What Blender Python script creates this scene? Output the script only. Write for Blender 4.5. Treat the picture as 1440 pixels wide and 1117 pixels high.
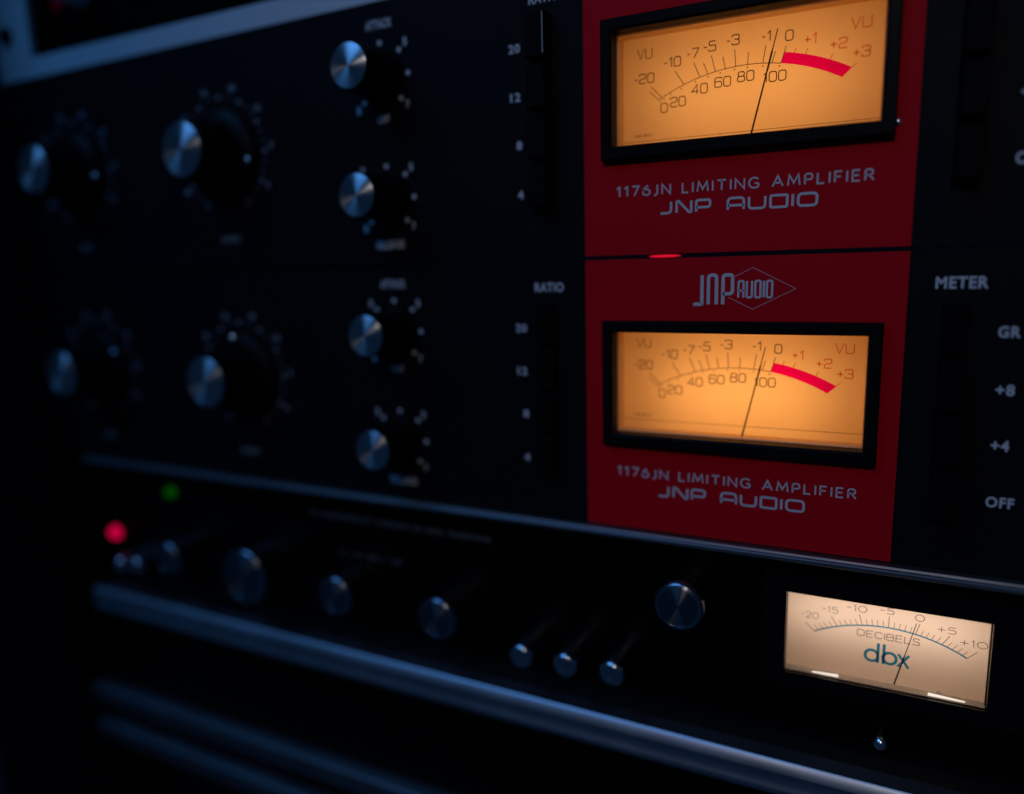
import bpy, bmesh, math, random
from mathutils import Matrix, Vector
random.seed(4)
for o in list(bpy.data.objects): bpy.data.objects.remove(o)
SC = bpy.context.scene
COL = SC.collection
MM = 0.001

# ------------------------------------------------------------------ camera
cam_d = bpy.data.cameras.new('camera')
cam = bpy.data.objects.new('camera', cam_d); COL.objects.link(cam)
Rw = ((0.89658496, 0.05323906, -0.4396601), (0.44195533, -0.17139076, 0.88051161), (-0.02847607, -0.98376359, -0.17719567))
m = Matrix.Identity(4)
for i in range(3):
    m[i][0] = Rw[i][0]; m[i][1] = -Rw[i][1]; m[i][2] = -Rw[i][2]
m[0][3] = 0.0; m[1][3] = -224.3 * MM; m[2][3] = -0.8 * MM
cam.matrix_world = m
cam_d.sensor_width = 36; cam_d.lens = 36 * 1042.47 / 1440
cam_d.clip_start = 0.005; cam_d.clip_end = 20
cam_d.dof.use_dof = True; cam_d.dof.focus_distance = 0.2105; cam_d.dof.aperture_fstop = 2.8
SC.camera = cam

# ------------------------------------------------------------------ world, lights, exposure
w = bpy.data.worlds.new('World'); SC.world = w; w.use_nodes = True
w.node_tree.nodes['Background'].inputs[0].default_value = (0.10, 0.38, 1.0, 1)
w.node_tree.nodes['Background'].inputs[1].default_value = 0.032
SC.view_settings.view_transform = 'Standard'; SC.view_settings.look = 'None'
SC.view_settings.exposure = 0; SC.view_settings.gamma = 1

def area(name, loc, target, size, col, power, sy=None):
    l = bpy.data.lights.new(name, 'AREA'); l.energy = power; l.color = col
    l.size = size
    if sy: l.shape = 'RECTANGLE'; l.size_y = sy
    o = bpy.data.objects.new(name, l); COL.objects.link(o)
    o.location = loc
    o.rotation_euler = (Vector(target) - Vector(loc)).to_track_quat('-Z', 'Y').to_euler()
    return o
area('blue_window_light', (-0.68, -0.92, 1.2), (-0.2, 0, 0), 0.9, (0.10, 0.38, 1.0), 6.3)
def spot(name, loc, target, col, power, angle, blend, radius):
    l = bpy.data.lights.new(name, 'SPOT'); l.energy = power; l.color = col; l.spot_size = math.radians(angle); l.spot_blend = blend; l.shadow_soft_size = radius
    o = bpy.data.objects.new(name, l); COL.objects.link(o); o.location = loc
    o.rotation_euler = (Vector(target) - Vector(loc)).to_track_quat('-Z', 'Y').to_euler()
    return o
spot('dim_desk_lamp', (0.06, -0.75, 0.38), (0.0, 0, -0.02), (1.0, 0.93, 0.93), 2.25, 46, 1.0, 0.035)

# ------------------------------------------------------------------ materials
def mat(name, col, rough=0.5, metal=0.0, spec=0.5, noise=0.0, nscale=60, bump=0.0, bscale=900, aniso=0.0, coat=0.0):
    m = bpy.data.materials.new(name); m.use_nodes = True
    nt = m.node_tree; b = nt.nodes['Principled BSDF']
    b.inputs['Base Color'].default_value = (*col, 1); b.inputs['Roughness'].default_value = rough
    b.inputs['Metallic'].default_value = metal; b.inputs['Specular IOR Level'].default_value = spec
    b.inputs['Coat Weight'].default_value = coat
    tc = nt.nodes.new('ShaderNodeTexCoord')
    if noise:
        n = nt.nodes.new('ShaderNodeTexNoise'); n.inputs['Scale'].default_value = nscale; n.inputs['Detail'].default_value = 6
        nt.links.new(tc.outputs['Object'], n.inputs['Vector'])
        r = nt.nodes.new('ShaderNodeMapRange'); r.inputs[3].default_value = max(0.03, rough - noise); r.inputs[4].default_value = rough + noise
        nt.links.new(n.outputs['Fac'], r.inputs[0]); nt.links.new(r.outputs[0], b.inputs['Roughness'])
        mx = nt.nodes.new('ShaderNodeMixRGB'); mx.blend_type = 'MULTIPLY'; mx.inputs[0].default_value = 1
        r2 = nt.nodes.new('ShaderNodeMapRange'); r2.inputs[3].default_value = 1 - noise; r2.inputs[4].default_value = 1 + noise
        nt.links.new(n.outputs['Fac'], r2.inputs[0])
        mx.inputs[1].default_value = (*col, 1); nt.links.new(r2.outputs[0], mx.inputs[2])
        nt.links.new(mx.outputs[0], b.inputs['Base Color'])
    if bump:
        n2 = nt.nodes.new('ShaderNodeTexNoise'); n2.inputs['Scale'].default_value = bscale; n2.inputs['Detail'].default_value = 3
        nt.links.new(tc.outputs['Object'], n2.inputs['Vector'])
        bp = nt.nodes.new('ShaderNodeBump'); bp.inputs['Strength'].default_value = bump; bp.inputs['Distance'].default_value = 0.0001
        nt.links.new(n2.outputs['Fac'], bp.inputs['Height']); nt.links.new(bp.outputs[0], b.inputs['Normal'])
    if aniso:
        b.inputs['Anisotropic'].default_value = aniso; b.inputs['Anisotropic Rotation'].default_value = 0.25
        t = nt.nodes.new('ShaderNodeTangent'); t.direction_type = 'RADIAL'; t.axis = 'Y'
        nt.links.new(t.outputs[0], b.inputs['Tangent'])
    return m

def emit(name, col, s):
    m = bpy.data.materials.new(name); m.use_nodes = True; nt = m.node_tree
    nt.nodes.clear(); e = nt.nodes.new('ShaderNodeEmission'); e.inputs[0].default_value = (*col, 1); e.inputs[1].default_value = s
    o = nt.nodes.new('ShaderNodeOutputMaterial'); nt.links.new(e.outputs[0], o.inputs[0]); return m

def translucent(name, col, refl, tfac=0.85, noise=0.05):
    """thin back-lit sheet: light from behind passes through, light from the room is reflected"""
    m = bpy.data.materials.new(name); m.use_nodes = True; nt = m.node_tree; nt.nodes.clear()
    o = nt.nodes.new('ShaderNodeOutputMaterial'); t = nt.nodes.new('ShaderNodeBsdfTranslucent'); d = nt.nodes.new('ShaderNodeBsdfDiffuse')
    mx = nt.nodes.new('ShaderNodeMixShader'); mx.inputs[0].default_value = tfac
    d.inputs[0].default_value = (*refl, 1)
    tc = nt.nodes.new('ShaderNodeTexCoord'); n = nt.nodes.new('ShaderNodeTexNoise'); n.inputs['Scale'].default_value = 90; n.inputs['Detail'].default_value = 5
    nt.links.new(tc.outputs['Object'], n.inputs['Vector'])
    r = nt.nodes.new('ShaderNodeMapRange'); r.inputs[3].default_value = 1 - noise; r.inputs[4].default_value = 1 + noise
    nt.links.new(n.outputs['Fac'], r.inputs[0])
    mu = nt.nodes.new('ShaderNodeMixRGB'); mu.blend_type = 'MULTIPLY'; mu.inputs[0].default_value = 1; mu.inputs[1].default_value = (*col, 1)
    nt.links.new(r.outputs[0], mu.inputs[2]); nt.links.new(mu.outputs[0], t.inputs[0])
    nt.links.new(d.outputs[0], mx.inputs[1]); nt.links.new(t.outputs[0], mx.inputs[2]); nt.links.new(mx.outputs[0], o.inputs[0])
    return m

def clear(name, tint=(1, 1, 1), rough=0.03, f0=0.04):
    m = bpy.data.materials.new(name); m.use_nodes = True; nt = m.node_tree; nt.nodes.clear()
    o = nt.nodes.new('ShaderNodeOutputMaterial'); t = nt.nodes.new('ShaderNodeBsdfTransparent'); t.inputs[0].default_value = (*tint, 1)
    g = nt.nodes.new('ShaderNodeBsdfGlossy'); g.inputs['Roughness'].default_value = rough
    fr = nt.nodes.new('ShaderNodeFresnel'); fr.inputs[0].default_value = 1.45
    mx = nt.nodes.new('ShaderNodeMixShader')
    nt.links.new(fr.outputs[0], mx.inputs[0]); nt.links.new(t.outputs[0], mx.inputs[1]); nt.links.new(g.outputs[0], mx.inputs[2]); nt.links.new(mx.outputs[0], o.inputs[0])
    return m

M = dict(
    black=mat('black_powder_coat', (0.0038, 0.004, 0.0062), 0.6, 0, 0.10, noise=0.18, nscale=35, bump=0.25, bscale=2600),
    gloss=mat('black_anodised', (0.002, 0.002, 0.002), 0.32, 0, 0.06, noise=0.08, nscale=30, bump=0.08, bscale=3000),
    red=mat('red_enamel', (0.60, 0.003, 0.012), 0.55, 0, 0.06, noise=0.06, nscale=40, bump=0.12, bscale=2600),
    bezel=mat('black_plastic', (0.005, 0.005, 0.006), 0.42, 0, 0.06, noise=0.08, nscale=80, bump=0.1, bscale=1800),
    knob=mat('black_knob_plastic', (0.003, 0.003, 0.003), 0.42, 0, 0.1),
    cap=mat('spun_aluminium', (0.62, 0.64, 0.67), 0.36, 1, aniso=0.9),
    cap2=mat('spun_dark_aluminium', (0.20, 0.21, 0.23), 0.3, 1, aniso=0.92),
    alu=mat('anodised_aluminium', (0.44, 0.46, 0.5), 0.42, 1, noise=0.08, nscale=50, bump=0.1, bscale=2200),
    chrome=mat('polished_metal', (0.7, 0.72, 0.75), 0.18, 1),
    silver=mat('silver_paint', (0.62, 0.66, 0.68), 0.6, 0, 0.3, noise=0.05, nscale=25, bump=0.15, bscale=2400),
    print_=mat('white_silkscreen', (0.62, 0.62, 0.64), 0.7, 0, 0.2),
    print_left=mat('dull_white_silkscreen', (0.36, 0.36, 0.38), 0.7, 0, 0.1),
    print_dim=mat('worn_grey_silkscreen', (0.09, 0.09, 0.09), 0.7, 0, 0.1),
    line_pink=mat('pale_pink_line', (0.6, 0.3, 0.3), 0.7, 0, 0.2),
    dial=translucent('amber_backlit_dial', (0.95, 0.92, 0.86), (0.4, 0.28, 0.15), 0.9),
    ink=mat('black_dial_ink', (0.035, 0.010, 0.004), 0.8, 0, 0.1),
    ink_red=translucent('red_dial_ink', (0.80, 0.17, 0.10), (0.4, 0.03, 0.02), 0.85, 0.0),
    band=translucent('crimson_scale_band', (1.0, 0.0, 0.62), (0.6, 0.0, 0.05), 0.88, 0.0),
    needle=mat('needle_black', (0.03, 0.008, 0.004), 0.6, 0, 0.2),
    white_in=mat('white_box_inside', (0.82, 0.62, 0.34), 0.8, 0, 0.1),
    white_box=mat('cream_box_inside', (0.8, 0.72, 0.62), 0.8, 0, 0.1),
    rim=translucent('clear_plastic_rim', (0.9, 0.8, 0.65), (0.9, 0.82, 0.7), 0.3, 0.0),
    glass=clear('clear_window'),
    dial2=translucent('cream_backlit_dial', (0.97, 0.71, 0.54), (0.5, 0.45, 0.4), 0.88),
    ink_grey=translucent('grey_dial_ink', (0.20, 0.17, 0.19), (0.1, 0.1, 0.12), 0.85, 0.0),
    ink_blue=translucent('blue_dial_ink', (0.03, 0.33, 0.62), (0.02, 0.12, 0.22), 0.9, 0.0),
    led_red=emit('red_led_glow', (1.0, 0.0, 0.09), 0.62),
    led_green=emit('green_led_glow', (0.0, 1.0, 0.01), 0.045),
    leak_red=emit('red_leak_glow', (1.0, 0.008, 0.035), 0.75),  # red light leaking through the seam, put in as emission
    lamp_glint=emit('warm_white_glint', (1.0, 0.86, 0.74), 1.0),  # emission for the painted glints below the cream dial
    smoked=mat('smoked_brown_acrylic', (0.006, 0.0035, 0.0035), 0.2, 0, 0.25),
    screw=mat('warm_tinted_chrome', (0.85, 0.78, 0.72), 0.2, 1),  # warm tint stands in for the meter light the metal reflects
    button=mat('matt_black_button', (0.003, 0.003, 0.0035), 0.6, 0, 0.05),
    board=mat('dark_cabinet_laminate', (0.02, 0.021, 0.028), 0.6, 0, 0.3, noise=0.1, nscale=20),
    alu_rib=mat('dull_aluminium', (0.20, 0.205, 0.215), 0.5, 1, noise=.08, nscale=50),
    rail=mat('steel_rail', (0.03, 0.03, 0.033), 0.5, 0.4),
)

# ------------------------------------------------------------------ mesh helpers  (x right, o = millimetres in front of the panels, z up)
class MB:
    def __init__(s, base=(0, 0, 0)): s.v = []; s.f = []; s.b = base; s.smooth = False
    def p(s, x, o, z): s.v.append(((x - s.b[0]) * MM, (-o - s.b[1]) * MM, (z - s.b[2]) * MM)); return len(s.v) - 1
    def quad(s, pts): s.f.append([s.p(*q) for q in pts])
    def box(s, x0, x1, o0, o1, z0, z1, c=0.0):
        """box with its front (o1) edges chamfered by c"""
        a = [s.p(x0, o0, z0), s.p(x1, o0, z0), s.p(x1, o0, z1), s.p(x0, o0, z1)]
        b = [s.p(x0, o1 - c, z0), s.p(x1, o1 - c, z0), s.p(x1, o1 - c, z1), s.p(x0, o1 - c, z1)]
        s.f.append(a[::-1])
        for i in range(4): s.f.append([a[i], a[(i + 1) % 4], b[(i + 1) % 4], b[i]])
        if c:
            d = [s.p(x0 + c, o1, z0 + c), s.p(x1 - c, o1, z0 + c), s.p(x1 - c, o1, z1 - c), s.p(x0 + c, o1, z1 - c)]
            for i in range(4): s.f.append([b[i], b[(i + 1) % 4], d[(i + 1) % 4], d[i]])
            b = d
        s.f.append(b)
        return s
    def lathe(s, cx, cz, prof, n=40, flute=0, fd=0.0):
        """profile of (o, r) turned about the axis that points out of the panel"""
        rings = []
        for (o, r, *fl) in prof:
            ring = []
            for k in range(n):
                a = 2 * math.pi * k / n
                rr = r - (fd if (flute and fl and fl[0] and k % 2) else 0)
                ring.append(s.p(cx + rr * math.cos(a), o, cz + rr * math.sin(a)))
            rings.append(ring)
        for i in range(len(rings) - 1):
            for k in range(n): s.f.append([rings[i][k], rings[i][(k + 1) % n], rings[i + 1][(k + 1) % n], rings[i + 1][k]])
        s.f.append(rings[-1]); s.f.append(rings[0][::-1])
        return s
    def disc(s, cx, cz, o, r, n=12):
        s.f.append([s.p(cx + r * math.cos(2 * math.pi * k / n), o, cz + r * math.sin(2 * math.pi * k / n)) for k in range(n)]); return s
    def extrude_x(s, x0, x1, sec):
        """closed section of (o, z) points carried along x"""
        a = [s.p(x0, o, z) for o, z in sec]; b = [s.p(x1, o, z) for o, z in sec]; n = len(sec)
        for i in range(n): s.f.append([a[i], a[(i + 1) % n], b[(i + 1) % n], b[i]])
        s.f.append(a[::-1]); s.f.append(b); return s
    def ribbon(s, pts, wd, o, closed=False):
        n = len(pts); L = []; Rr = []
        for i in range(n):
            if closed: a = pts[i - 1]; c = pts[(i + 1) % n]
            else: a = pts[max(i - 1, 0)]; c = pts[min(i + 1, n - 1)]
            q = pts[i]
            d1 = Vector((q[0] - a[0], q[1] - a[1])); d2 = Vector((c[0] - q[0], c[1] - q[1]))
            if d1.length < 1e-9: d1 = d2.copy()
            if d2.length < 1e-9: d2 = d1.copy()
            d1.normalize(); d2.normalize()
            t = d1 + d2
            if t.length < 1e-6: t = d1.copy()
            t.normalize(); nr = Vector((-t[1], t[0]))
            k = wd / 2 / max(0.45, nr.dot(Vector((-d1[1], d1[0]))))
            L.append(s.p(q[0] + nr[0] * k, o, q[1] + nr[1] * k)); Rr.append(s.p(q[0] - nr[0] * k, o, q[1] - nr[1] * k))
        for i in range(n if closed else n - 1):
            j = (i + 1) % n
            s.f.append([L[i], Rr[i], Rr[j], L[j]])
        return s
    def build(s, name, material, parent=None, smooth=False, kind=None):
        me = bpy.data.meshes.new(name); me.from_pydata(s.v, [], s.f)
        bm = bmesh.new(); bm.from_mesh(me); bmesh.ops.recalc_face_normals(bm, faces=bm.faces[:]); bm.to_mesh(me); bm.free()
        me.materials.append(M[material])
        o = bpy.data.objects.new(name, me); COL.objects.link(o)
        if parent: o.parent = parent
        if smooth:
            me.polygons.foreach_set('use_smooth', [True] * len(me.polygons))
            try: me.set_sharp_from_angle(angle=math.radians(35))
            except Exception: pass
        if kind: o['kind'] = kind
        return o

def plate(mb, x0, x1, z0, z1, o0, o1, holes):
    """flat plate with rectangular openings"""
    xs = sorted({x0, x1, *[h[0] for h in holes], *[h[1] for h in holes]}); zs = sorted({z0, z1, *[h[2] for h in holes], *[h[3] for h in holes]})
    nx, nz = len(xs), len(zs)
    F = [[mb.p(x, o1, z) for z in zs] for x in xs]; B = [[mb.p(x, o0, z) for z in zs] for x in xs]
    def solid(i, j):
        if i < 0 or j < 0 or i >= nx - 1 or j >= nz - 1: return False
        cx = (xs[i] + xs[i + 1]) / 2; cz = (zs[j] + zs[j + 1]) / 2
        return not any(h[0] < cx < h[1] and h[2] < cz < h[3] for h in holes)
    for i in range(nx - 1):
        for j in range(nz - 1):
            if not solid(i, j): continue
            mb.f.append([F[i][j], F[i + 1][j], F[i + 1][j + 1], F[i][j + 1]]); mb.f.append([B[i][j], B[i][j + 1], B[i + 1][j + 1], B[i + 1][j]])
            if not solid(i - 1, j): mb.f.append([F[i][j], F[i][j + 1], B[i][j + 1], B[i][j]])
            if not solid(i + 1, j): mb.f.append([F[i + 1][j], B[i + 1][j], B[i + 1][j + 1], F[i + 1][j + 1]])
            if not solid(i, j - 1): mb.f.append([F[i][j], B[i][j], B[i + 1][j], F[i + 1][j]])
            if not solid(i, j + 1): mb.f.append([F[i][j + 1], F[i + 1][j + 1], B[i + 1][j + 1], B[i][j + 1]])
    return mb

def empty(name, base, label, cat, group=None):
    o = bpy.data.objects.new(name, None); COL.objects.link(o); o.empty_display_size = 0.01
    o.location = (base[0] * MM, base[1] * MM, base[2] * MM); o['label'] = label; o['category'] = cat
    if group: o['group'] = group
    return o

# ------------------------------------------------------------------ lettering
def rnd(pts, r, closed=False, k=4):
    out = []; n = len(pts)
    for i in range(n):
        q = Vector(pts[i])
        if not closed and i in (0, n - 1): out.append(tuple(q)); continue
        a = Vector(pts[i - 1]) - q; c = Vector(pts[(i + 1) % n]) - q
        ra = min(r, a.length * 0.48); rc = min(r, c.length * 0.48)
        p0 = q + a.normalized() * ra; p2 = q + c.normalized() * rc
        for t in range(k + 1):
            u = t / k; out.append(tuple(p0 * (1 - u) ** 2 + q * 2 * u * (1 - u) + p2 * u * u))
    return out
W = 0.74
def ell(cx, cy, rx, ry, n=22): return [(cx + rx * math.cos(2 * math.pi * i / n), cy + ry * math.sin(2 * math.pi * i / n)) for i in range(n)]
SQ = {  # squared, rounded meter numerals: advance, list of (points, closed, corner radius)
    '0': (W, [([(0, 0), (W, 0), (W, 1), (0, 1)], 1, .26)]),
    '1': (.34, [([(0, .72), (.28, 1), (.28, 0)], 0, 0)]),
    '2': (W, [([(0, .76), (0, 1), (W, 1), (W, .52), (0, .42), (0, 0), (W, 0)], 0, .2)]),
    '3': (W, [([(0, .80), (0, 1), (W, 1), (W, .53), (.25, .53)], 0, .2), ([(.25, .53), (W, .53), (W, 0), (0, 0), (0, .2)], 0, .2)]),
    '4': (W, [([(.56, 0), (.56, 1), (0, .27), (W, .27)], 0, 0)]),
    '5': (W, [([(W, 1), (.06, 1), (.02, .58), (W, .58), (W, 0), (0, 0), (0, .18)], 0, .16)]),
    '6': (W, [([(0, 0), (W, 0), (W, .58), (0, .58)], 1, .2), ([(0, .3), (0, 1), (W, 1), (W, .84)], 0, .22)]),
    '7': (W, [([(0, 1), (W, 1), (W * .3, 0)], 0, .06)]),
    '8': (W, [([(0, 0), (W, 0), (W, .53), (0, .53)], 1, .2), ([(.05, .53), (W - .05, .53), (W - .05, 1), (.05, 1)], 1, .2)]),
    '-': (.32, [([(0, .45), (.32, .45)], 0, 0)]),
    '+': (.6, [([(0, .45), (.6, .45)], 0, 0), ([(.3, .15), (.3, .75)], 0, 0)]),
    'V': (.78, [([(0, 1), (.39, 0), (.78, 1)], 0, 0)]),
    'U': (.76, [([(0, 1), (0, 0), (.76, 0), (.76, 1)], 0, .26)]),
}
WD = {  # wide panel lettering
    'J': (.78, [([(.72, 1), (.72, .0), (-.06, .0)], 0, .3)]),
    'N': (1.08, [([(0, 0), (0, 1), (.16, 1), (.92, 0), (1.08, 0), (1.08, 1)], 0, .05)]),
    'P': (1.0, [([(0, 0), (0, 1), (1.0, 1), (1.0, .36), (0, .36)], 0, .2)]),
    'A': (1.1, [([(0, 0), (0, 1), (1.1, 1), (1.1, 0)], 0, .3), ([(0, .36), (1.1, .36)], 0, 0)]),
    'U': (1.1, [([(0, 1), (0, 0), (1.1, 0), (1.1, 1)], 0, .3)]),
    'D': (1.1, [([(0, 0), (1.1, 0), (1.1, 1), (0, 1)], 1, .12)]),
    'I': (.0, [([(0, 0), (0, 1)], 0, 0)]),
    'O': (1.2, [([(0, 0), (1.2, 0), (1.2, 1), (0, 1)], 1, .3)]),
    ' ': (.55, []),
}
TL = {  # tall condensed emblem lettering
    'J': (.3, [([(.24, 1), (.24, 0), (-.02, 0)], 0, .02)]),
    'n': (.3, [([(0, 0), (0, 1), (.27, 1), (.27, 0)], 0, .1)]),
    'P': (.3, [([(0, 0), (0, 1), (.28, 1), (.28, .36), (0, .36)], 0, .1)]),
    'A': (.36, [([(0, 0), (0, 1), (.34, 1), (.34, 0)], 0, .12), ([(0, .42), (.34, .42)], 0, 0)]),
    'U': (.36, [([(0, 1), (0, 0), (.34, 0), (.34, 1)], 0, .12)]),
    'D': (.36, [([(0, 0), (.34, 0), (.34, 1), (0, 1)], 1, .1)]),
    'I': (.0, [([(0, 0), (0, 1)], 0, 0)]),
    'O': (.36, [([(0, 0), (.34, 0), (.34, 1), (0, 1)], 1, .13)]),
}
EX = {  # extended thin sans
    '0': (1.0, [(ell(.5, .5, .5, .5), 1, 0)]), '1': (.25, [([(0, .78), (.2, 1), (.2, 0)], 0, 0)]),
    '2': (.85, [([(0, .72), (.05, .95), (.42, 1), (.8, .92), (.8, .6), (0, 0), (.85, 0)], 0, .15)]),
    '5': (.85, [([(.8, 1), (.1, 1), (.02, .55), (.45, .64), (.85, .5), (.85, .14), (.45, 0), (0, .1)], 0, .2)]),
    '-': (.55, [([(0, .5), (.55, .5)], 0, 0)]), '+': (.8, [([(0, .45), (.8, .45)], 0, 0), ([(.4, .05), (.4, .85)], 0, 0)]),
    'D': (1.0, [([(0, 0), (0, 1), (.6, 1), (1.0, .85), (1.0, .15), (.6, 0)], 1, .15)]),
    'E': (.85, [([(.85, 0), (0, 0), (0, 1), (.85, 1)], 0, 0), ([(0, .52), (.75, .52)], 0, 0)]),
    'C': (1.0, [([(1.0, .82), (.75, 1), (.25, 1), (0, .75), (0, .25), (.25, 0), (.75, 0), (1.0, .18)], 0, .2)]),
    'I': (.0, [([(0, 0), (0, 1)], 0, 0)]),
    'B': (.95, [([(0, 0), (0, 1), (.9, 1), (.9, .53), (0, .53)], 0, .2), ([(0, .53), (.95, .53), (.95, 0), (0, 0)], 0, .2)]),
    'L': (.8, [([(0, 1), (0, 0), (.8, 0)], 0, 0)]),
    'S': (.9, [([(.9, .82), (.8, 1), (0.05, 1), (0.05, .55), (.9, .47), (.9, 0), (.1, 0), (0, .18)], 0, .22)]),
}
HU = {  # humanist panel lettering
    '1': (.3, [([(0, .82), (.24, 1), (.24, 0)], 0, 0)]), '7': (.55, [([(0, 1), (.55, 1), (.18, 0)], 0, 0)]),
    '6': (.58, [(ell(.29, .31, .29, .31), 1, 0), ([(.02, .4), (.1, .72), (.42, 1)], 0, .3)]),
    'J': (.3, [([(.26, 1), (.26, .1), (.16, -.06), (0, -.08)], 0, .12)]), 'N': (.66, [([(0, 0), (0, 1), (.66, 0), (.66, 1)], 0, 0)]),
    'L': (.46, [([(0, 1), (0, 0), (.46, 0)], 0, 0)]), 'I': (.0, [([(0, 0), (0, 1)], 0, 0)]),
    'M': (.84, [([(0, 0), (.1, 1), (.42, .22), (.74, 1), (.84, 0)], 0, 0)]), 'T': (.66, [([(0, 1), (.66, 1)], 0, 0), ([(.33, 1), (.33, 0)], 0, 0)]),
    'G': (.72, [([(.68, .86), (.5, 1), (.2, .98), (0, .7), (0, .3), (.2, 0.02), (.5, 0), (.7, .1), (.7, .45), (.42, .45)], 0, .14)]),
    'A': (.74, [([(0, 0), (.37, 1), (.74, 0)], 0, 0), ([(.14, .33), (.6, .33)], 0, 0)]),
    'P': (.52, [([(0, 0), (0, 1), (.5, 1), (.52, .45), (0, .45)], 0, .24)]), 'F': (.46, [([(0, 0), (0, 1), (.46, 1)], 0, 0), ([(0, .52), (.4, .52)], 0, 0)]),
    'E': (.48, [([(.48, 0), (0, 0), (0, 1), (.48, 1)], 0, 0), ([(0, .52), (.42, .52)], 0, 0)]),
    'R': (.54, [([(0, 0), (0, 1), (.48, 1), (.5, .5), (0, .5)], 0, .22), ([(.24, .5), (.56, 0)], 0, 0)]), ' ': (.28, []),
}
def strokes(mb, font, text, cx, cz, h, sw, o, gap=.3, width=None):
    pen = 0; segs = []
    for i, ch in enumerate(text):
        adv, ps = font[ch]
        for pts, cl, r in ps: segs.append((rnd([(x + pen, y) for x, y in pts], r, cl) if r else [(x + pen, y) for x, y in pts], cl))
        pen += adv + gap
    tot = pen - gap; sx = (width / tot) if width else h
    for pts, cl in segs:
        mb.ribbon([(cx + (x - tot / 2) * sx, cz + (y - .5) * h) for x, y in pts], sw, o, bool(cl))
    return mb

_txt = {}
def typed(mb, body, cx, cz, h, o, width=None, bold=0.0, spacing=1.0):
    """lettering from the built-in typeface, fitted to cap height h and a width"""
    key = (body, bold, spacing)
    if key not in _txt:
        cu = bpy.data.curves.new('lettering', 'FONT'); cu.body = body; cu.size = 1; cu.offset = bold; cu.space_character = spacing; cu.resolution_u = 3
        ob = bpy.data.objects.new('lettering', cu); COL.objects.link(ob)
        dg = bpy.context.evaluated_depsgraph_get(); me = bpy.data.meshes.new_from_object(ob.evaluated_get(dg))
        vs = [(v.co.x, v.co.y) for v in me.vertices]; fs = [list(p.vertices) for p in me.polygons]
        bpy.data.objects.remove(ob); bpy.data.curves.remove(cu); bpy.data.meshes.remove(me)
        _txt[key] = (vs, fs)
    vs, fs = _txt[key]
    x0 = min(v[0] for v in vs); x1 = max(v[0] for v in vs); y0 = min(v[1] for v in vs); y1 = max(v[1] for v in vs)
    sy = h / (y1 - y0); sx = width / (x1 - x0) if width else sy
    n0 = len(mb.v)
    for x, y in vs: mb.p(cx + (x - (x0 + x1) / 2) * sx, o, cz + (y - (y0 + y1) / 2) * sy)
    mb.f += [[n0 + i for i in f] for f in fs]
    return mb

# ------------------------------------------------------------------ knobs and buttons
def big_knob(mk, par, cx, cz, ang, h=20.0, r=11.2):
    k = mk().lathe(cx, cz, [(0.0, 17.6), (2.2, 17.6), (3.2, 16.6), (4.0, 12.6), (5.0, 12.4, 1), (h - 1.4, r, 1), (h - .4, r - .5), (h, r - 1.2)], 56, 1, .35).build('knob', 'knob', par, True)
    mk().lathe(cx, cz, [(h - .6, r - 1.3), (h + .1, r - 1.3), (h + .35, r - 1.7)], 48).build('cap', 'cap', k, True)
    a = math.radians(ang)
    mk().lathe(cx + 15.6 * math.cos(a), cz + 15.6 * math.sin(a), [(2.6, 1.3), (3.4, 1.3), (3.8, .8)], 14).build('pointer', 'chrome', k, True)
    return k
def small_knob(mk, par, cx, cz, h=18.0, r=8.0, cap='cap'):
    k = mk().lathe(cx, cz, [(0.0, r + 1.0), (3.0, r + .9), (3.6, r + .2), (4.2, r + .1, 1), (h - 1.2, r - .2, 1), (h - .3, r - .5), (h, r - .9)], 48, 1, .3).build('knob', 'knob', par, True)
    mk().lathe(cx, cz, [(h - .5, r - .95), (h + .1, r - .95), (h + .3, r - 1.3)], 40).build('cap', cap, k, True)
    return k

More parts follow.
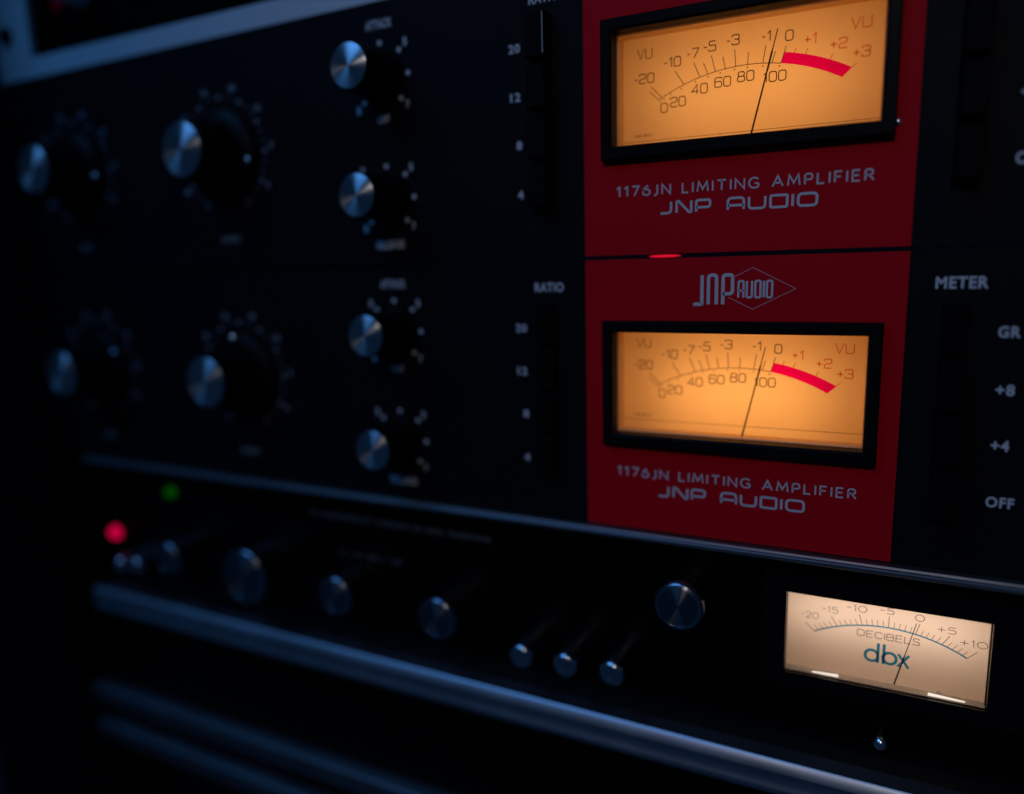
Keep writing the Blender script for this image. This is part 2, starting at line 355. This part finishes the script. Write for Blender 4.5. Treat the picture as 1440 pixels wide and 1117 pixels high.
# ------------------------------------------------------------------ limiting amplifier
XL, XR = -373.0, 109.6
KD = (224.3 + 8.7) / (224.3 + 2.0)          # dial sheet lies 8.7 mm behind the panel face
def make_amp(zc, label, needle_top, needle_bot, ang_in, ang_out, pressed, lamp_col, lamp_pow, lamp_size=(.056, .019), lamp_dz=-1.0, extra_screw=True):
    base = (-131.7, 0, zc - 43.6)
    root = empty('limiting_amplifier', base, label, 'amplifier', 'red panelled limiting amplifiers')
    mk = lambda: MB(base)
    bx, bz = -38.5, zc + 4.5
    win = (bx - 36.4, bx + 36.4, bz - 16.6, bz + 16.4)
    face = plate(mk(), XL, XR, zc - 43.6, zc + 42.9, -3.2, 0, [win]).build('faceplate', 'black', root)
    plate(mk(), -84.5, 6.2, zc - 43.55, zc + 42.85, 0.02, 0.35, [win]).build('red_panel', 'red', root)
    # rack screws at the ears
    for sx in (XL + 8.7, XR - 8.7):
        for sz in (zc - 28, zc + 28):
            sc = mk().lathe(sx, sz, [(0.02, 4.4), (1.6, 4.2), (2.6, 2.6), (2.8, 1.2)], 24).build('rack_screw', 'knob', root, True)
    # ---- meter
    bez = mk()
    o1 = 4.0; ox = (bx - 39.6, bx + 39.6, bz - 20.0, bz + 19.6); ix = (bx - 36.1, bx + 36.1, bz - 16.2, bz + 16.1); iy = (bx - 36.0, bx + 36.0, bz - 16.1, bz + 16.0)
    def ring(r, o): return [bez.p(r[0], o, r[2]), bez.p(r[1], o, r[2]), bez.p(r[1], o, r[3]), bez.p(r[0], o, r[3])]
    def inset(r, d): return (r[0] + d, r[1] - d, r[2] + d, r[3] - d)
    rs = [ring(ox, 0.36), ring(ox, o1 - .6), ring(inset(ox, .5), o1), ring(inset(ix, -.7), o1), ring(ix, o1 - .6), ring(iy, -1.0)]
    for a, b in zip(rs, rs[1:]):
        for i in range(4): bez.f.append([a[i], a[(i + 1) % 4], b[(i + 1) % 4], b[i]])
    bez = bez.build('meter_bezel', 'bezel', root)
    # housing: white box behind the opening
    hz = mk(); hx = (bx - 36.3, bx + 36.3, bz - 16.5, bz + 16.3)
    for a, b in (((hx[0], hx[2]), (hx[1], hx[2])), ((hx[1], hx[2]), (hx[1], hx[3])), ((hx[1], hx[3]), (hx[0], hx[3])), ((hx[0], hx[3]), (hx[0], hx[2]))):
        hz.quad([(a[0], -1.05, a[1]), (b[0], -1.05, b[1]), (b[0], -30, b[1]), (a[0], -30, a[1])])
    hz.quad([(hx[0], -30, hx[2]), (hx[1], -30, hx[2]), (hx[1], -30, hx[3]), (hx[0], -30, hx[3])])
    hz.build('meter_housing', 'white_in', bez)
    D = -8.7
    d = mk(); d.quad([(hx[0] + .1, D, hx[2] + .1), (hx[1] - .1, D, hx[2] + .1), (hx[1] - .1, D, hx[3] - .1), (hx[0] + .1, D, hx[3] - .1)]); d.build('dial', 'dial', bez)
    # clear window with a thick moulded edge
    g = mk(); g.quad([(ix[0], -1.8, ix[2]), (ix[1], -1.8, ix[2]), (ix[1], -1.8, ix[3]), (ix[0], -1.8, ix[3])]); g.build('window', 'glass', bez)
    plate(mk(), hx[0] + .15, hx[1] - .15, hx[2] + .15, hx[3] - .15, -3.0, -2.0, [(bx - 35.75, bx + 35.75, bz - 15.9, bz + 15.75)]).build('window_rim', 'rim', bez)
    # scale: positions measured on the upper instrument
    zu = 48.8
    def U(u, v): return bx + (u - 38.5) * KD + 38.5, bz + (v + zu + .8) * KD - zu - .8
    P1 = D + .06
    ink = mk()
    def pl(a): return [U(*q) for q in a]
    # arc
    n = 40; cxa, cza, Ra = 1.35, -47.55, 50.5
    a0 = math.atan2(-3.44 - cza, -23.36 - cxa); a1 = math.atan2(2.06 - cza, 10.52 - cxa); a2 = math.atan2(-3.61 - cza, 25.98 - cxa)
    mk().ribbon(pl([(cxa + Ra * math.cos(a0 + (a1 - a0) * i / n), cza + Ra * math.sin(a0 + (a1 - a0) * i / n)) for i in range(n + 1)]), .2, P1).build('scale_arc', 'ink', bez)
    # crimson band from 0 to +3
    b = mk(); n = 24; prev = None
    top = [(11.39, 4.68), (19.42, 2.37), (28.0, -1.14)]; bot = [(10.52, 2.06), (18.86, -.42), (25.98, -3.61)]
    def quadr(P, t):   # parabola through three points at t=0,.5,1
        return tuple(P[0][k] * (1 - t) * (1 - 2 * t) + P[1][k] * 4 * t * (1 - t) + P[2][k] * t * (2 * t - 1) for k in (0, 1))
    Rb = Ra + 3.2
    for i in range(n + 1):
        t = i / n; aa = a1 + (a2 - a1) * t
        lo = (cxa + Ra * math.cos(aa), cza + Ra * math.sin(aa))
        piv = (1.4, -26.0); dr = Vector((lo[0] - piv[0], lo[1] - piv[1])).normalized()
        hi = (lo[0] + dr[0] * (2.85 + .35 * t), lo[1] + dr[1] * (2.85 + .35 * t))
        cur = (b.p(U(*lo)[0], P1, U(*lo)[1]), b.p(U(*hi)[0], P1, U(*hi)[1]))
        if prev: b.f.append([prev[0], cur[0], cur[1], prev[1]])
        prev = cur
    b.build('red_band', 'band', bez)
    T = [((-25.79, .51), (-22.28, -3.08)), ((-26.19, -.86), (-23.36, -3.44)), ((-18.68, 3.95), (-15.99, -.05)), ((-13.22, 5.47), (-11.52, 1.5)), ((-10.45, 4.91), (-9.26, 1.95)),
         ((-8.3, 6.75), (-7.14, 2.3)), ((-5.06, 5.95), (-4.37, 2.7)), ((-1.88, 7.43), (-1.52, 2.95)), ((1.8, 6.15), (1.73, 2.95)), ((6.38, 7.21), (5.78, 2.78)), ((9.0, 5.4), (8.2, 2.6)), ((11.74, 6.43), (10.52, 2.06))]
    for a, c in T: mk().ribbon(pl([a, c]), .2, P1 + .01).build('scale_tick', 'ink', bez)
    for a, c in [((14.2, 5.5), (13.85, 4.3)), ((17.24, 5.03), (16.7, 3.5)), ((23.51, 2.8), (22.9, 1.4)), ((29.46, -.35), (28.0, -1.55))]: mk().ribbon(pl([a, c]), .2, P1 + .01).build('scale_tick', 'ink_red', bez)
    dd = mk()
    for q in [(-22.87, -4.06), (-21.88, -3.43), (-19.83, -2.33), (-16.79, -1.16), (-12.72, .27), (-9.1, 1.14), (-5.75, 1.71), (-1.83, 2.15), (1.64, 2.22), (5.8, 2.01), (10.16, 1.43)]: dd.disc(*U(*q), P1, .21, 8)
    dd.build('scale_dots', 'ink', bez)
    for t, u, v, mm in [('-20', -27.75, 2.97, 'ink'), ('-10', -19.4, 6.49, 'ink'), ('-7', -13.5, 8.0, 'ink'), ('-5', -8.8, 9.19, 'ink'), ('-3', -2.4, 9.92, 'ink'), ('0', -21.74, -5.87, 'ink'), ('20', -17.7, -4.6, 'ink'), ('40', -11.47, -1.81, 'ink'),
                        ('60', -5.0, -.75, 'ink'), ('80', 1.27, -.02, 'ink'), ('100', 9.0, -1.05, 'ink'), ('-1', 6.5, 9.6, 'ink'), ('0', 12.44, 8.94, 'ink'), ('+1', 17.82, 7.29, 'ink_red'), ('+2', 24.87, 5.09, 'ink_red'), ('+3', 30.5, 2.29, 'ink_red')]:
        strokes(mk(), SQ, t, *U(u, v), 2.65, .28, P1, .22).build('numeral', mm, bez)
    strokes(mk(), SQ, 'VU', *U(-27.64, 9.83), 2.9, .22, P1, .2, 4.5).build('dial_lettering', 'ink', bez)
    strokes(mk(), SQ, 'VU', *U(30.1, 9.5), 2.9, .24, P1, .2, 5.0).build('dial_lettering', 'ink_red', bez)
    typed(mk(), 'HB 8021', *U(-27.9, -13.1), .75, P1, 5.6).build('dial_lettering', 'ink', bez)
    mk().ribbon(pl([(-34, -15.0 + .25), (36, -15.0 + .25)]), .13, P1).build('dial_border', 'ink', bez)
    # needle: a thin blade floating above the dial
    nb = mk(); (tx, tz), (qx, qz) = U(*needle_top), U(*needle_bot); dr = Vector((tx - qx, tz - qz)); L = dr.length; dr.normalize(); nn = Vector((-dr[1], dr[0]))
    ex, ez = qx - dr[0] * 2.2, qz - dr[1] * 2.2
    pts = [(ex, ez, .26), (qx + dr[0] * L * .58, qz + dr[1] * L * .58, .2), (qx + dr[0] * L * .60, qz + dr[1] * L * .60, .26), (qx + dr[0] * L * .78, qz + dr[1] * L * .78, .26), (qx + dr[0] * L * .80, qz + dr[1] * L * .80, .15), (tx, tz, .13)]
    prev = None
    for x, z_, hw in pts:
        hw *= .95
        cur = [nb.p(x + nn[0] * hw, D + 2.1, z_ + nn[1] * hw), nb.p(x - nn[0] * hw, D + 2.1, z_ - nn[1] * hw), nb.p(x - nn[0] * hw, D + 1.9, z_ - nn[1] * hw), nb.p(x + nn[0] * hw, D + 1.9, z_ + nn[1] * hw)]
        if prev:
            for i in range(4): nb.f.append([prev[i], prev[(i + 1) % 4], cur[(i + 1) % 4], cur[i]])
        else: nb.f.append(cur[::-1])
        prev = cur
    nb.f.append(prev); nb.build('needle', 'needle', bez)
    # bulb behind the dial
    for i, (lx, lz, sx, sz, pw) in enumerate([(bx + 1, bz + lamp_dz, lamp_size[0], lamp_size[1], 1.0)]):
        l = bpy.data.lights.new('meter_lamp', 'AREA'); l.shape = 'RECTANGLE'; l.size = sx; l.size_y = sz; l.color = lamp_col; l.energy = lamp_pow * pw
        lo = bpy.data.objects.new('meter_lamp', l); COL.objects.link(lo); lo.parent = bez
        lo.location = ((lx - base[0]) * MM, 26 * MM, (lz - base[2]) * MM); lo.rotation_euler = (math.radians(-90), 0, 0)
    if extra_screw: mk().lathe(1.4, bz - 16.6, [(.36, .9), (.9, .85), (1.15, .4)], 16).build('panel_screw', 'chrome', root, True)
    # ---- lettering on the red panel
    o = .40
    strokes(mk(), HU, '1176JN LIMITING AMPLIFIER', -38.8, zc - 24.7, 2.75, .46, o, .36, 70.5).build('panel_lettering', 'print_', root)
    strokes(mk(), WD, 'JNP AUDIO', -38.7, zc - 30.1, 3.2, .68, o, .36, 43.0).build('panel_lettering', 'print_', root)
    # emblem
    e = mk()
    for ch, x0, x1 in (('J', -50.0, -47.4), ('n', -45.8, -43.5), ('P', -41.6, -39.0)):
        strokes(e, TL, ch, (x0 + x1) / 2, zc + 33.4 - .1, 8.5, .95, o, 0, x1 - x0 + .3)
    e.build('emblem_lettering', 'print_', root)
    strokes(mk(), TL, 'AUDIO', -32.65, zc + 33.4 - .05, 4.7, .6, o, .2, 9.4).build('emblem_lettering', 'print_', root)
    mk().ribbon([(-38.9, zc + 36.8), (-33.4, zc + 39.5), (-21.7, zc + 33.4), (-33.3, zc + 27.6), (-40.2, zc + 31.1)], .22, o).build('emblem_diamond', 'line_pink', root)
    # ---- left half controls
    o = .06
    for cx, t, ang, nums in ((-326.5, 'INPUT', ang_in, 1), (-236.5, 'OUTPUT', ang_out, 1)):
        big_knob(mk, root, cx, zc + .2, ang)
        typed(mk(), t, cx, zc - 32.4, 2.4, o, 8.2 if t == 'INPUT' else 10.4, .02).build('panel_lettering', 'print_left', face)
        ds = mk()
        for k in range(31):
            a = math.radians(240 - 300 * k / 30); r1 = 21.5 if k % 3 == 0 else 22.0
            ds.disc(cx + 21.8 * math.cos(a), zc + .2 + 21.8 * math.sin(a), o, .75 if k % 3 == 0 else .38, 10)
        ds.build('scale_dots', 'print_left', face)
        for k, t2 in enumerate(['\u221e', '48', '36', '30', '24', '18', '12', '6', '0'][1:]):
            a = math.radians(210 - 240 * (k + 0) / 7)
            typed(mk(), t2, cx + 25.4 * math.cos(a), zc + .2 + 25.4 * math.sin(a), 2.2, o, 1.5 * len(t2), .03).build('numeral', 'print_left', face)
    for dz, t in ((19.5, 'ATTACK'), (-21.2, 'RELEASE')):
        cx, cz = -158.8, zc + dz
        small_knob(mk, root, cx, cz)
        typed(mk(), t, cx, zc + (36.5 if dz > 0 else -37.2), 2.9, o, 11.0 if dz > 0 else 12.0, .03).build('panel_lettering', 'print_', face)
        if dz > 0: typed(mk(), 'OFF', cx, zc + 5.6, 2.6, o, 5.0, .03).build('panel_lettering', 'print_', face)
        ds = mk()
        for k in range(7):
            a = math.radians(225 - 45 * k); ds.disc(cx + 11.0 * math.cos(a), cz + 11.0 * math.sin(a), o, .85, 12)
        ds.build('scale_dots', 'print_', face)
        for t2, a in (('1', 225), ('3', 135), ('5', 45), ('7', -45)):
            a = math.radians(a); typed(mk(), t2, cx + 14.6 * math.cos(a), cz + 14.2 * math.sin(a), 2.6, o, 1.6, .04).build('numeral', 'print_', face)
    # ---- push buttons
    typed(mk(), 'RATIO', -97.3, zc + 34.6, 3.0, o, 10.2, .028, 1.1).build('panel_lettering', 'print_', face)
    typed(mk(), 'METER', 18.4, zc + 34.5, 3.1, o, 11.8, .028, 1.1).build('panel_lettering', 'print_', face)
    for i, (t, wv) in enumerate((('20', 4.0), ('12', 3.6), ('8', 2.0), ('4', 2.1))):
        typed(mk(), t, -107.7 + (1.0 if len(t) == 1 else 0), zc + (21.2, 6.7, -8.0, -23.3)[i], 2.7, o, wv, .03, 1.12).build('numeral', 'print_', face)
        h = 3.0 if i in pressed else 6.5
        zz = zc + (22.6, 8.0, -6.6, -21.2)[i]
        pb = mk().box(-101.2, -94.9, .02, h, zz - 6.5, zz + 6.5, .45).build('push_button', 'button', root)
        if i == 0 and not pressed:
            mk().box(-95.32, -95.14, h - .2, h + .03, zz - 5.6, zz + 6.0).build('edge_highlight', 'silver', pb)  # pale sliver stands in for the highlight along the button's edge
    for i, (t, wv) in enumerate((('GR', 4.9), ('+8', 4.2), ('+4', 4.1), ('OFF', 6.4))):
        typed(mk(), t, (29.65, 29.8, 29.75, 30.85)[i], zc + (21.9, 6.9, -7.8, -23.2)[i], 3.0, o, wv, .03, 1.12).build('numeral' if i in (1, 2) else 'panel_lettering', 'print_', face)
        zz = zc + (22.6, 8.0, -6.6, -21.2)[i]
        mk().box(14.6, 20.6, .02, 3.0 if i == 0 else 6.0, zz - 6.5, zz + 6.5, .45).build('push_button', 'button', root)
    return root

AMB = (1.0, 0.41, 0.095)
amp_a = make_amp(44.3, 'black and red limiting amplifier directly under the silver framed rack unit', (9.64, 10.61), (3.66, -15.0), -10, -13, (), AMB, .0054)
amp_b = make_amp(-43.4, 'black and red limiting amplifier with diamond emblem, directly above the cream meter compressor', (9.1, 9.6), (3.45, -16.2), 29, 95, (0, 1, 2, 3), AMB, .0066, (.048, .015), -2.5, False)
ind = MB((-131.7, 0, .7)); prof = []  # glowing sliver stands in for LED light leaking through the seam
n = 20
rings = []
for i in range(9):
    u = -1 + 2 * i / 8; rr = math.sqrt(max(0, 1 - u * u)) + .02
    rings.append([ind.p(-59.5 + 5.0 * u, -1.4 + .6 * rr * math.cos(2 * math.pi * k / n), .1 + .36 * rr * math.sin(2 * math.pi * k / n)) for k in range(n)])
for i in range(8):
    for k in range(n): ind.f.append([rings[i][k], rings[i][(k + 1) % n], rings[i + 1][(k + 1) % n], rings[i + 1][k]])
ind.f.append(rings[0][::-1]); ind.f.append(rings[-1]); ind.build('seam_glow', 'leak_red', amp_a, True)

# ------------------------------------------------------------------ compressor with cream meter
zb, zt = -174.8, -87.6
base = (-131.7, 0, zb); mk = lambda: MB(base)
comp = empty('compressor', base, 'glossy black compressor with cream decibel meter and silver trim bars', 'compressor')
mx, mz = 5.6, -113.4
K2 = (224.3 + 4.0) / (224.3 + 2.0)
win = (mx - 26.4, mx + 26.4, mz - 13.0, mz + 13.0)
face = plate(mk(), XL, XR, zb, zt, -3.0, 0, [win]).build('faceplate', 'gloss', comp)
TX0, TX1 = -343.0, 80.0
mk().extrude_x(TX0, TX1, [(0.05, -87.3), (3.4, -87.3), (3.7, -87.9), (4.6, -87.9), (4.9, -87.4), (6.0, -87.4), (6.3, -87.7), (6.3, -88.6), (6.0, -89.0), (0.05, -89.2)]).build('trim_bar', 'alu_rib', comp)
sec = [(0.05, -153.2), (7.2, -152.8), (7.9, -153.4), (8.7, -156.3), (8.4, -157.0), (8.2, -157.6), (8.2, -161.0), (8.6, -161.6), (8.7, -163.2), (8.3, -164.0), (7.6, -164.4), (0.05, -164.6)]
mk().extrude_x(TX0, TX1, sec).build('trim_bar', 'alu', comp, True)
# meter
mb_ = mk(); 
bez = plate(mk(), mx - 33, mx + 35, mz - 17.5, mz + 19.2, .05, 1.1, [win]).build('meter_bezel', 'smoked', comp)
hz = mk(); hx = win
for a, b in (((hx[0], hx[2]), (hx[1], hx[2])), ((hx[1], hx[2]), (hx[1], hx[3])), ((hx[1], hx[3]), (hx[0], hx[3])), ((hx[0], hx[3]), (hx[0], hx[2]))):
    hz.quad([(a[0], .0, a[1]), (b[0], .0, b[1]), (b[0], -24, b[1]), (a[0], -24, a[1])])
hz.quad([(hx[0], -24, hx[2]), (hx[1], -24, hx[2]), (hx[1], -24, hx[3]), (hx[0], -24, hx[3])])
hz.build('meter_housing', 'white_box', bez)
D = -4.0; P1 = D + .06
d = mk(); d.quad([(hx[0] + .05, D, hx[2] + .05), (hx[1] - .05, D, hx[2] + .05), (hx[1] - .05, D, hx[3] - .05), (hx[0] + .05, D, hx[3] - .05)]); d.build('dial', 'dial2', bez)
g = mk(); g.quad([(hx[0], .6, hx[2]), (hx[1], .6, hx[2]), (hx[1], .6, hx[3]), (hx[0], .6, hx[3])]); g.build('window', 'glass', bez)
def U2(u, v): return (u + mx) * K2, (v + mz + .8) * K2 - .8
cxa, cza, Ra = 1.3, -35.55, 41.0
a0 = math.atan2(.41 - cza, -18.52 - cxa); a2 = math.atan2(.21 - cza, 21.14 - cxa)
def arcp(t): aa = a0 + (a2 - a0) * t; return (cxa + Ra * math.cos(aa), cza + Ra * math.sin(aa))
mk().ribbon([U2(*arcp(i / 40)) for i in range(41)], .42, P1).build('scale_arc', 'ink_blue', bez)
for i in range(31):
    q = arcp(i / 30); piv = Vector((1.3, -19.0)); dr = (Vector(q) - piv).normalized(); ln = 3.5 if i % 5 == 0 else 1.95
    mk().ribbon([U2(*q), U2(q[0] + dr[0] * ln, q[1] + dr[1] * ln)], .15 if i % 5 else .19, P1 + .01).build('scale_tick', 'ink_grey', bez)
for t, u, v, wv in (('-20', -19.9, 5.4, 4.8), ('-15', -14.4, 8.1, 4.4), ('-10', -7.2, 9.9, 5.4), ('-5', .75, 10.6, 3.6), ('0', 9.1, 10.0, 2.3), ('+5', 15.9, 7.7, 4.5), ('+10', 22.6, 4.9, 6.6)):
    strokes(mk(), EX, t, *U2(u, v), 1.95, .2, P1, .3, wv).build('numeral', 'ink_grey', bez)
strokes(mk(), EX, 'DECIBELS', *U2(1.37, 2.55), 1.95, .22, P1, .32, 16.3).build('dial_lettering', 'ink_grey', bez)
e = mk()
def cir(cx, cz, r, n=28): return [U2(cx + r * math.cos(2 * math.pi * i / n), cz + r * math.sin(2 * math.pi * i / n)) for i in range(n)]
bw = .82
e.ribbon(cir(-2.6, -4.05, 1.72), bw, P1, True); e.ribbon([U2(-.95, -6.15), U2(-.95, .1)], bw, P1 + .01)
e.ribbon([U2(.55, -6.15), U2(.55, .1)], bw, P1 + .01); e.ribbon(cir(2.15, -4.05, 1.72), bw, P1, True)
e.ribbon([U2(4.3, -6.1), U2(7.1, -2.15)], bw * .9, P1); e.ribbon([U2(4.3, -2.15), U2(7.1, -6.1)], bw * .9, P1 + .01)
e.build('dial_lettering', 'ink_blue', bez)
nb = mk(); (tx, tz), (qx, qz) = U2(8.3, 8.6), U2(3.2, -13.4); dr = Vector((tx - qx, tz - qz)).normalized(); nn = Vector((-dr[1], dr[0])); prev = None
for x, z_, hw in ((qx, qz, .2), (qx + (tx - qx) * .5, qz + (tz - qz) * .5, .17), (qx + (tx - qx) * .55, qz + (tz - qz) * .55, .1), (tx, tz, .08)):
    cur = [nb.p(x + nn[0] * hw, D + 1.1, z_ + nn[1] * hw), nb.p(x - nn[0] * hw, D + 1.1, z_ - nn[1] * hw), nb.p(x - nn[0] * hw, D + .9, z_ - nn[1] * hw), nb.p(x + nn[0] * hw, D + .9, z_ + nn[1] * hw)]
    if prev:
        for i in range(4): nb.f.append([prev[i], prev[(i + 1) % 4], cur[(i + 1) % 4], cur[i]])
    else: nb.f.append(cur[::-1])
    prev = cur
nb.f.append(prev); nb.build('needle', 'needle', bez)
mk().box(win[0] + .15, win[1] - .15, -2.9, -.3, win[2] + .05, win[2] + .5, .15).build('light_guide', 'rim', bez)
for x0, x1 in ((mx - 18.5, mx - 11.2), (mx + 12.4, mx + 21.5)):  # glowing wedges stand in for reflections along the window's lower edge
    tb = mk(); zl = win[2] + .52; ha, hb = (.1, .55) if x0 < mx else (.55, .1)
    va = [tb.p(x0, -1.3, zl), tb.p(x0, -.6, zl), tb.p(x0, -.6, zl + ha), tb.p(x0, -1.3, zl + ha)]; vb = [tb.p(x1, -1.3, zl), tb.p(x1, -.6, zl), tb.p(x1, -.6, zl + hb), tb.p(x1, -1.3, zl + hb)]
    tb.f += [va[::-1], vb] + [[va[i], va[(i + 1) % 4], vb[(i + 1) % 4], vb[i]] for i in range(4)]
    tb.build('glint_wedge', 'lamp_glint', bez)
mk().lathe(*U2(15.2, -12.0), [(D + .05, .9), (D + .5, .85), (D + .8, .3)], 18).build('dial_screw', 'rim', bez, True)
l = bpy.data.lights.new('meter_lamp', 'AREA'); l.shape = 'RECTANGLE'; l.size = .05; l.size_y = .008; l.color = (1.0, .97, .92); l.energy = .0034
lo = bpy.data.objects.new('meter_lamp', l); COL.objects.link(lo); lo.parent = bez; lo.location = ((mx - base[0]) * MM, 16 * MM, (mz + 6.5 - base[2]) * MM); lo.rotation_euler = (math.radians(-90), 0, 0)
# knobs: the main one near the meter, a row along the panel
M['alu_dark'] = mat('dark_turned_aluminium', (0.26, 0.27, 0.30), 0.2, 1)
M['chrome_dark'] = mat('dark_polished_metal', (0.55, 0.57, 0.61), 0.16, 1)
def metal_knob(cx, cz, r, h, cap='cap2'):
    k = mk().lathe(cx, cz, [(0.02, r * .93), (2.4, r * .93, 1), (h - 3.4, r * .93, 1), (h - 3.2, r * .97), (h - 2.2, r), (h - 1.5, r), (h - .9, r - .25), (h - .35, r - .75), (h - .1, r - 1.3)], 60, 1, .25).build('knob', 'alu_dark', comp, True)
    mk().lathe(cx, cz, [(h - 3.2, r + .02), (h - 2.6, r + .08), (h - 2.0, r - .05), (h - 1.7, r - .32), (h - 1.5, r - .2), (h - 1.0, r - .38), (h - .45, r - .8), (h - .1, r - 1.3), (h + .02, r - 1.6), (h - .3, r - 1.65)], 56).build('rim', 'chrome_dark', k, True)
    mk().lathe(cx, cz, [(h - .5, r - 1.6), (h - .12, r - 1.6), (h - .05, r - 1.75)], 44).build('cap', cap, k, True)
metal_knob(-50.4, -105.0, 7.9, 15)
metal_knob(-232.7, -126.2, 12.0, 15); metal_knob(-184.7, -126.2, 8.0, 15); metal_knob(-138.0, -126.4, 8.0, 15); metal_knob(-278.5, -125.6, 7.5, 15)
def dome_button(cx, cz, r, h):
    b = mk().lathe(cx, cz, [(0.02, r), (1.0, r), (1.3, r), (h - 2.4, r), (h - 1.5, r - .15), (h - .75, r - .55), (h - .2, r - 1.2), (h, r - 1.9), (h - .15, r - 2.4), (h - .6, r - 3.0), (h - .8, .3)], 36).build('push_button', 'chrome_dark', comp, True)
for cx, cz in ((-104.7, -133.7), (-88.4, -133.3), (-72.0, -132.5)): dome_button(cx, cz, 4.5, 15)
for cx, cz in ((-312.5, -134.0), (-300.8, -132.6)): dome_button(cx, cz, 3.8, 15)
def led(name, cx, cz, material, r=2.4):
    mk().lathe(cx, cz, [(.02, r + .7), (.8, r + .7), (.85, r), (2.0, r), (3.0, r * .8), (3.6, r * .4)], 22).build(name, material, comp, True)
led('red_indicator_lamp', -331.5, -125.3, 'led_red', 2.6); led('green_indicator_lamp', -288.5, -99.9, 'led_green', 2.0)
mk().lathe(6.6, -141.4, [(.02, 1.2), (1.6, 1.2), (2.0, 1.6), (2.7, 2.05), (3.5, 2.2), (4.3, 2.05), (5.0, 1.6), (5.5, .9), (5.65, .3)], 24).build('panel_screw', 'screw', comp, True)
ln = mk(); x = -206.0
while x < -122:
    wv = random.uniform(.8, 1.9); ln.quad([(x, .06, -100.2), (x + wv, .06, -100.2), (x + wv, .06, -98.2), (x, .06, -98.2)]); x += wv + random.choice((.5, .5, .6, 2.2))
ln.build('worn_lettering', 'print_dim', face)
ln = mk(); x = -192.0
while x < -162:
    wv = random.uniform(.8, 1.7); ln.quad([(x, .06, -115.4), (x + wv, .06, -115.4), (x + wv, .06, -113.6), (x, .06, -113.6)]); x += wv + random.choice((.5, .5, 2.6, 3.0))
ln.build('worn_lettering', 'print_dim', face)

# ------------------------------------------------------------------ silver framed rack unit above
base = (-131.7, 0, 88.1); mk = lambda: MB(base)
top = empty('modular_rack_frame', base, 'silver framed rack unit with dark recessed modules above the limiting amplifiers', 'rack unit')
z0, z1 = 88.1, 219.0
holes = [(XL + 24.8, XR - 24.8, 96.2, 211.0)]
plate(mk(), XL, XR, z0, z1, -2.5, 0.2, holes).build('frame', 'silver', top)
for sx in (XL + 8.9, XR - 8.9):
    for sz in (107.4, 199.8):
        mk().lathe(sx, sz, [(.22, 4.0), (1.6, 3.9), (2.2, 3.2), (2.25, 2.0), (1.0, 1.9)], 24).build('rack_screw', 'knob', top, True)
nmod = 11; mw = (XR - 24.8 - XL - 24.8) / nmod
for i in range(nmod):
    x0 = XL + 24.8 + i * mw
    p_ = mk().box(x0 + .3, x0 + mw - .3, -12, -9.0, 90.0, 216.0, .4).build('module', 'gloss', top)
    if i == 0:
        mk().box(x0 + 5, x0 + 13, -8.95, -8.6, 117.0, 150.0).build('red_plate', 'red', p_)
        k = mk().lathe(x0 + 26, 122.0, [(-8.9, 6.5), (-4, 6.3), (3, 5.6), (3.6, 4.8)], 30).build('module_knob', 'silver', p_, True)
    else:
        for zz in (130, 165): mk().lathe(x0 + mw / 2, zz, [(-8.9, 6.5), (-4, 6.3), (1, 5.6), (1.6, 4.8)], 24).build('module_knob', 'knob', p_, True)

# ------------------------------------------------------------------ ribbed unit below
base = (-131.7, 0, -265); mk = lambda: MB(base)
low = empty('ribbed_rack_unit', base, 'black rack unit with two slim silver ribs below the compressor', 'rack unit')
plate(mk(), XL, XR, -265.0, -176.0, -3, -.5, []).build('faceplate', 'gloss', low)
for zz in (-214.6, -235.2):
    s2 = [(-.45, zz + 4.7), (5.6, zz + 4.7), (6.6, zz + 4.0), (7.0, zz), (6.6, zz - 4.0), (5.6, zz - 4.8), (-.45, zz - 4.8)]
    mk().extrude_x(-358.0, 95.0, s2).build('rib', 'alu_rib', low, True)

# ------------------------------------------------------------------ rack cabinet
base = (-131.7, 0, -400); mk = lambda: MB(base)
cab = empty('rack_cabinet', base, 'dark cabinet whose boards stand at the sides of the rack units', 'cabinet')
mk().box(-396, -378, -260, 45, -400, 300, 1.2).build('side_board', 'board', cab)
mk().box(114.6, 132.6, -260, 45, -400, 300, 1.2).build('side_board', 'board', cab)
mk().box(-378, 114.6, -260, -250, -400, 300).build('back_board', 'board', cab)
mk().box(-378, 114.6, -260, 45, -418, -400.2).build('bottom_board', 'board', cab)
